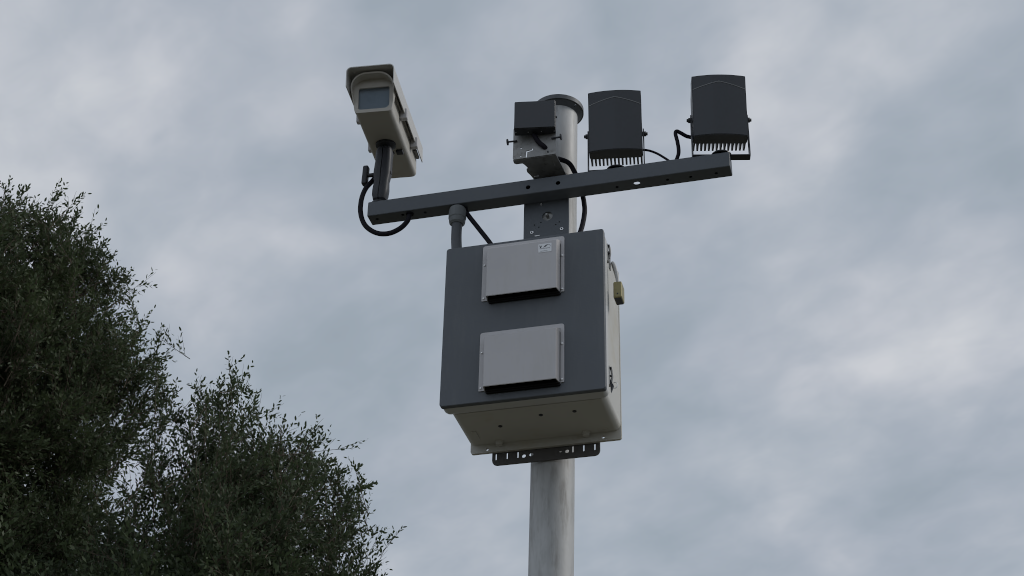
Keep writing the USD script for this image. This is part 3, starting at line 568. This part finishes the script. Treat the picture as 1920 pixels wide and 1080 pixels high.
cable('floodlight_cable', 'thin black cable sagging from the floodlight nearer the pole to the crossarm',
      [(0.2180, 0.222, 0.582), (0.2480, 0.215, 0.570), (0.2720, 0.203, 0.548), (0.2920, 0.195, 0.525), (0.3080, 0.190, 0.505), (0.3140, 0.188, 0.4915)], 0.0028)
cable('floodlight_cable', 'black cable bending sharply from the outer floodlight down to the crossarm between the two floodlights',
      [(0.3720, 0.215, 0.586), (0.3500, 0.205, 0.586), (0.3350, 0.198, 0.594), (0.3255, 0.195, 0.5990), (0.3225, 0.193, 0.590), (0.3270, 0.191, 0.560), (0.3285, 0.190, 0.530), (0.3220, 0.188, 0.505), (0.3200, 0.187, 0.4915)], 0.0046)

# ------------------------------------------------------------------ trees
def make_tree(name, label, dist, origin, svec, outline, core_out, trunk_s, leaf, seed, n_in, n_out, size):
    """outline: crown profile (s along svec, z up) as a polygon; foliage shoots fill a rounded volume about it"""
    rng = np.random.default_rng(seed)
    nvec = np.array([-svec[1], svec[0]])
    poly = Polygon(outline).buffer(0)
    inner = poly.buffer(-0.22)
    ox, oy = origin
    tb = np.array([ox + svec[0] * trunk_s, oy + svec[1] * trunk_s, 0.0])
    th = Thing(name, label, 'tree', tb - [0, 0, UP])
    def world(s, t, z): return np.stack([ox + svec[0] * s + nvec[0] * t, oy + svec[1] * s + nvec[1] * t, z], -1)
    ring = np.array(poly.buffer(-0.01).exterior.coords); seglen = np.r_[0, np.cumsum(np.linalg.norm(np.diff(ring, axis=0), axis=1))]
    samp = np.linspace(0, seglen[-1], 900, endpoint=False)
    bp = np.stack([np.interp(samp, seglen, ring[:, 0]), np.interp(samp, seglen, ring[:, 1])], 1)
    soft = np.array(poly.buffer(0.35).buffer(-0.7).buffer(0.3).exterior.coords) if poly.buffer(-0.4).geom_type == 'Polygon' else ring
    kd = cKDTree(bp); sk = cKDTree(soft)
    def unit(a): return a / np.maximum(np.linalg.norm(a, axis=-1, keepdims=True), 1e-6)
    def d3(s, t, z): return np.stack([svec[0] * s + nvec[0] * t, svec[1] * s + nvec[1] * t, z], -1)
    def heading(q, t, thick, w):
        mid = np.array([trunk_s, 0.55 * poly.bounds[3]])
        o = unit(q - mid)
        return unit(d3(o[:, 0], t / np.maximum(thick, 0.1) * 0.7, o[:, 1]) + np.array([0, 0, 0.35]) + rng.normal(0, 0.38, (len(q), 3)))
    def inside(P, margin):
        # does the point, seen from the ground in front of the trees, fall within the crown's profile?
        v = P - np.array([ox, oy, 0]); sv = v[:, :2] @ svec; tv_ = v[:, :2] @ nvec
        k = dist / (dist + tv_)
        pp = shapely.points(sv * k, 1.6 + (P[:, 2] - 1.6) * k)
        return shapely.contains(margin, pp)
    def clumps(n, per, region):
        x0, z0, x1, z1 = region
        c = []
        q = np.stack([rng.uniform(x0, x1, n * 12), rng.uniform(z0, z1, n * 12)], 1)
        q = q[shapely.contains_xy(poly.buffer(-0.28), q[:, 0], q[:, 1])]
        d = kd.query(q)[0]; t = rng.uniform(-1, 1, len(q)) * np.minimum(1.7, 0.15 + 0.85 * d)
        C = world(q[:, 0], t, q[:, 1])
        for i in range(len(C)):                                          # keep the clumps apart
            if all(np.linalg.norm(C[i] - C[j]) > 0.40 for j in c[-400:]): c.append(i)
            if len(c) >= n: break
        C, q, t, d = C[c], q[c], t[c], d[c]
        H = heading(q, t, np.minimum(1.7, 0.15 + 0.85 * d), 0)
        num = np.rint(per * np.clip(0.45 + 1.5 * d, 0.45, 1.45)).astype(int)          # thin at the rim, dense within
        P = np.repeat(C, num, 0); P = P + rng.normal(0, 0.10, P.shape)
        D = unit(np.repeat(H, num, 0) * 0.75 + rng.normal(0, 0.55, P.shape) + np.array([0, 0, 0.12]))
        return P - D * 0.10, D
    marg = poly.buffer(-0.02); prepared = shapely.prepare(marg)
    def edge(step, region):
        n = int(seglen[-1] / step); u = np.sort(rng.uniform(0, seglen[-1], n))
        q = np.stack([np.interp(u, seglen, ring[:, 0]), np.interp(u, seglen, ring[:, 1])], 1)
        x0, z0, x1, z1 = region
        q = q[(q[:, 0] > x0) & (q[:, 0] < x1) & (q[:, 1] > z0) & (q[:, 1] < z1)]
        t = rng.normal(0, 0.10, len(q))
        D = heading(q, t, np.full(len(q), 0.6), 0)
        tip = world(q[:, 0], t, q[:, 1]) + rng.normal(0, 0.02, (len(q), 3))
        return tip, D
    def sprays(P, D, L, nside, per, ls, fast, from_tip):
        """a spray is a branchlet with side shoots, each carrying leaves; returns leaf mesh and the shoot axes"""
        n = len(P); L = L[:, None]
        if from_tip: P = P - D * (L + 0.10)
        bend = np.cross(D, rng.normal(0, 1, D.shape)) * 0.22
        k = (np.arange(nside) + 0.8) / nside; k[-1] = 0.86
        u = k[None, :, None]
        base = P[:, None] + (D[:, None] * u + bend[:, None] * u ** 2) * L[:, None]
        ax = unit(D[:, None] + 2 * bend[:, None] * u)
        side = unit(np.cross(ax, rng.normal(0, 1, ax.shape)))
        fan = np.where(np.arange(nside) == nside - 1, 0.12, 0.85)[None, :, None]
        sd = unit(ax + side * fan * rng.uniform(0.6, 1.2, (n, nside, 1)) + np.array([0, 0, 0.22]))
        sl = (0.30 - 0.15 * u) * L[:, None] / 0.6 * rng.uniform(0.7, 1.25, (n, nside, 1))
        B, S_, SL = base.reshape(-1, 3), sd.reshape(-1, 3), sl.reshape(-1, 1)
        m = len(B); kk = ((np.arange(per) + 0.7) / per)[None, :, None]
        b2 = np.cross(S_, rng.normal(0, 1, S_.shape)) * 0.25
        pos = B[:, None] + (S_[:, None] * kk + b2[:, None] * kk ** 2) * SL[:, None]
        a2 = unit(S_[:, None] + 2 * b2[:, None] * kk)
        s1 = unit(np.cross(a2, np.array([0.3, 0.2, 1.0]))); s2 = np.cross(a2, s1)
        ang = (np.arange(per) * 2.4)[None, :] + rng.uniform(0, 6.28, (m, 1)) + rng.normal(0, .4, (m, per))
        rd = np.cos(ang)[..., None] * s1 + np.sin(ang)[..., None] * s2
        ld = unit(a2 + rd * rng.uniform(0.45, 1.1, (m, per, 1)) + rng.normal(0, 0.10, a2.shape))
        ln = unit(np.cross(ld, rng.normal(0, 1, ld.shape) * 0.7 + np.array([0.25, -0.1, 0.2])))
        sz = ls * rng.uniform(0.70, 1.15, (m, per, 1)) * (1 - 0.25 * kk)
        pos, ld, ln, sz = (np.broadcast_to(a, (m, per, a.shape[-1])).reshape(-1, a.shape[-1]) for a in (pos, ld, ln, sz))
        nn = np.cross(ld, ln); wd = sz * 0.19
        if fast:
            v = np.stack([pos, pos + ld * sz * .5 + ln * wd * 1.15, pos + ld * sz, pos + ld * sz * .5 - ln * wd * 1.15], 1); f = np.array([(0, 1, 2), (0, 2, 3)])
        else:
            v = np.stack([pos, pos + ld * sz * .32 + ln * wd, pos + ld * sz * .70 + ln * wd * .85 + nn * wd * .3, pos + ld * sz, pos + ld * sz * .70 - ln * wd * .85 + nn * wd * .3, pos + ld * sz * .32 - ln * wd], 1)
            f = np.array([(0, 1, 5), (1, 2, 4), (1, 4, 5), (2, 3, 4)])
        F = (np.arange(len(v))[:, None, None] * v.shape[1] + f[None]).reshape(-1, 3)
        return v.reshape(-1, 3), F, np.vstack([np.hstack([P, P + (D + bend * .8) * L * 0.9]), np.hstack([B, B + S_ * SL * 0.95])])
    inr, outr = core_out
    sets = []
    P, D = clumps(n_in, 22, inr); L_ = rng.uniform(0.30, 0.58, len(P))
    ok = inside(P + D * (L_[:, None] * 1.05 + 0.09), marg) & inside(P + D * L_[:, None] * 0.5, marg); P, D, L_ = P[ok], D[ok], L_[ok]
    sets.append(sprays(P, D, L_, 7, 8, size, False, False))
    P, D = edge(0.040, inr); sets.append(sprays(P, D, rng.uniform(0.35, 0.75, len(P)), 7, 8, size, False, True))
    P, D = clumps(n_out, 15, outr); s2 = (P[:, 0] - ox) * svec[0] + (P[:, 1] - oy) * svec[1]
    far = ~((s2 > inr[0]) & (s2 < inr[2]) & (P[:, 2] > inr[1]) & (P[:, 2] < inr[3])); P, D = P[far], D[far]
    sets.append(sprays(P, D, rng.uniform(0.4, 0.8, len(P)), 6, 7, size * 1.3, True, False))
    v, f, o, tw = [], [], 0, []
    for a_, b_, c_ in sets: v.append(a_); f.append(b_ + o); o += len(a_)
    th.part('crown', trimesh.Trimesh(np.vstack(v) - [0, 0, UP], np.vstack(f), process=False), leaf, smooth=False)
    tw = np.vstack([sets[0][2], sets[1][2]])
    A, B = tw[:, :3], tw[:, 3:]; dd = unit(B - A)
    sd = unit(np.cross(dd, [0.2, 0.1, 1.0])); ot = np.cross(dd, sd); tv = []
    rr_ = np.where(np.linalg.norm(B - A, axis=1) > 0.33, 0.0040, 0.0022)[:, None]
    for k in range(3):
        q = 2 * math.pi * k / 3; o = math.cos(q) * sd + math.sin(q) * ot
        tv += [A + o * rr_, B + o * rr_ * 0.4]
    tv = np.stack(tv, 1); tfi = np.array([(0, 2, 3), (0, 3, 1), (2, 4, 5), (2, 5, 3), (4, 0, 1), (4, 1, 5)])
    tf = (np.arange(len(tv))[:, None, None] * 6 + tfi[None]).reshape(-1, 3)
    th.part('twigs', trimesh.Trimesh(tv.reshape(-1, 3) - [0, 0, UP], tf, process=False), 'bark', smooth=False)
    # trunk and limbs
    zc = np.array(poly.centroid.coords)[0]
    ztop = poly.bounds[3]
    stem = [tb, tb + [0.05, 0.02, 1.2], tb + [0.02, -0.05, 2.6], world(trunk_s * .9 + zc[0] * .1, 0.1, 4.2), world(trunk_s * .8 + zc[0] * .2, 0.0, 0.35 * ztop + 0.35 * zc[1] + 1.0)]
    th.part('trunk', tube(np.array(stem) - [0, 0, UP], [0.24, 0.19, 0.17, 0.13, 0.05], 14, 10), 'bark', smooth=60)
    for k in range(16):
        for _ in range(200):
            s = rng.uniform(poly.bounds[0], poly.bounds[2]); z = rng.uniform(poly.bounds[1], poly.bounds[3])
            if poly.buffer(-0.45).contains(Point(s, z)): break
        tt = rng.uniform(-1.2, 1.2); e = world(s, tt, z); st = np.array(stem[2]) + (np.array(stem[4]) - np.array(stem[2])) * rng.uniform(0.0, 0.9)
        if z < st[2] + 0.2: st = np.array(stem[1]) * .4 + np.array(stem[2]) * .6
        md = st * .5 + e * .5 + [rng.normal(0, .15), rng.normal(0, .15), rng.normal(0.1, .15)]
        th.part('limb', tube(np.array([st, md, e]) - [0, 0, UP], [0.060, 0.036, 0.010], 8, 8), 'bark', smooth=60)
    return th

OUT_A = [(-4.6, 7.6), (-4.3, 8.9), (-3.6, 10.0), (-2.6, 10.5), (-1.6, 10.6), (-0.9, 10.65), (-0.64, 10.82), (-0.49, 10.77), (-0.33, 10.74), (-0.2, 10.61), (-0.1, 10.69), (0.03, 10.62), (0.33, 10.63), (0.45, 10.45), (0.43, 10.27), (0.58, 10.18), (0.76, 10.09), (0.64, 9.86), (0.5, 9.65), (0.65, 9.52), (0.97, 9.55), (1.18, 9.38), (1.16, 9.14), (1.41, 9.05), (1.36, 8.87), (1.32, 8.62), (1.12, 8.37), (1.00, 8.06), (0.98, 7.78), (1.46, 7.16), (1.6, 5.6), (1.1, 4.2), (0.0, 3.2), (-1.5, 2.7), (-3.2, 3.2), (-4.3, 4.6), (-4.7, 6.2)]
OUT_B = [(-1.3, 5.2), (-0.9, 6.0), (-0.4, 6.6), (-0.05, 7.05), (0.0, 7.32), (0.16, 7.68), (0.22, 7.95), (0.35, 8.08), (0.45, 8.15), (0.52, 8.32), (0.6, 8.4), (0.77, 8.34), (0.71, 8.17), (0.72, 7.99), (0.82, 7.91), (0.91, 7.93), (1.03, 7.91), (1.14, 7.81), (1.27, 7.88), (1.38, 7.86), (1.47, 7.81), (1.42, 7.68), (1.52, 7.65), (1.65, 7.6), (1.66, 7.47), (1.55, 7.38), (1.48, 7.26), (1.65, 7.23), (1.78, 7.20), (1.88, 7.11), (1.78, 6.96), (1.92, 6.86), (1.86, 6.71), (1.98, 6.2), (2.1, 5.2), (1.8, 4.0), (1.2, 3.0), (0.4, 2.5), (-0.5, 2.8), (-1.1, 3.8)]
make_tree('oak_tree', 'taller dark leafy tree at the left edge of the picture', 13.5, (-6.771, 8.244), np.array([0.829, 0.559]), OUT_A, ((-0.9, 6.4, 1.8, 11.0), (-4.8, 2.6, 1.8, 11.3)), -1.6, 'leaf_a', 11, 130, 330, 0.058)
make_tree('oak_tree', 'lower dark leafy tree to the right of the taller tree, nearer the pole', 12.0, (-5.040, 7.548), np.array([0.875, 0.485]), OUT_B, ((-1.0, 6.0, 2.1, 8.6), (-1.4, 2.4, 2.2, 6.0)), 0.4, 'leaf_b', 23, 110, 150, 0.054)
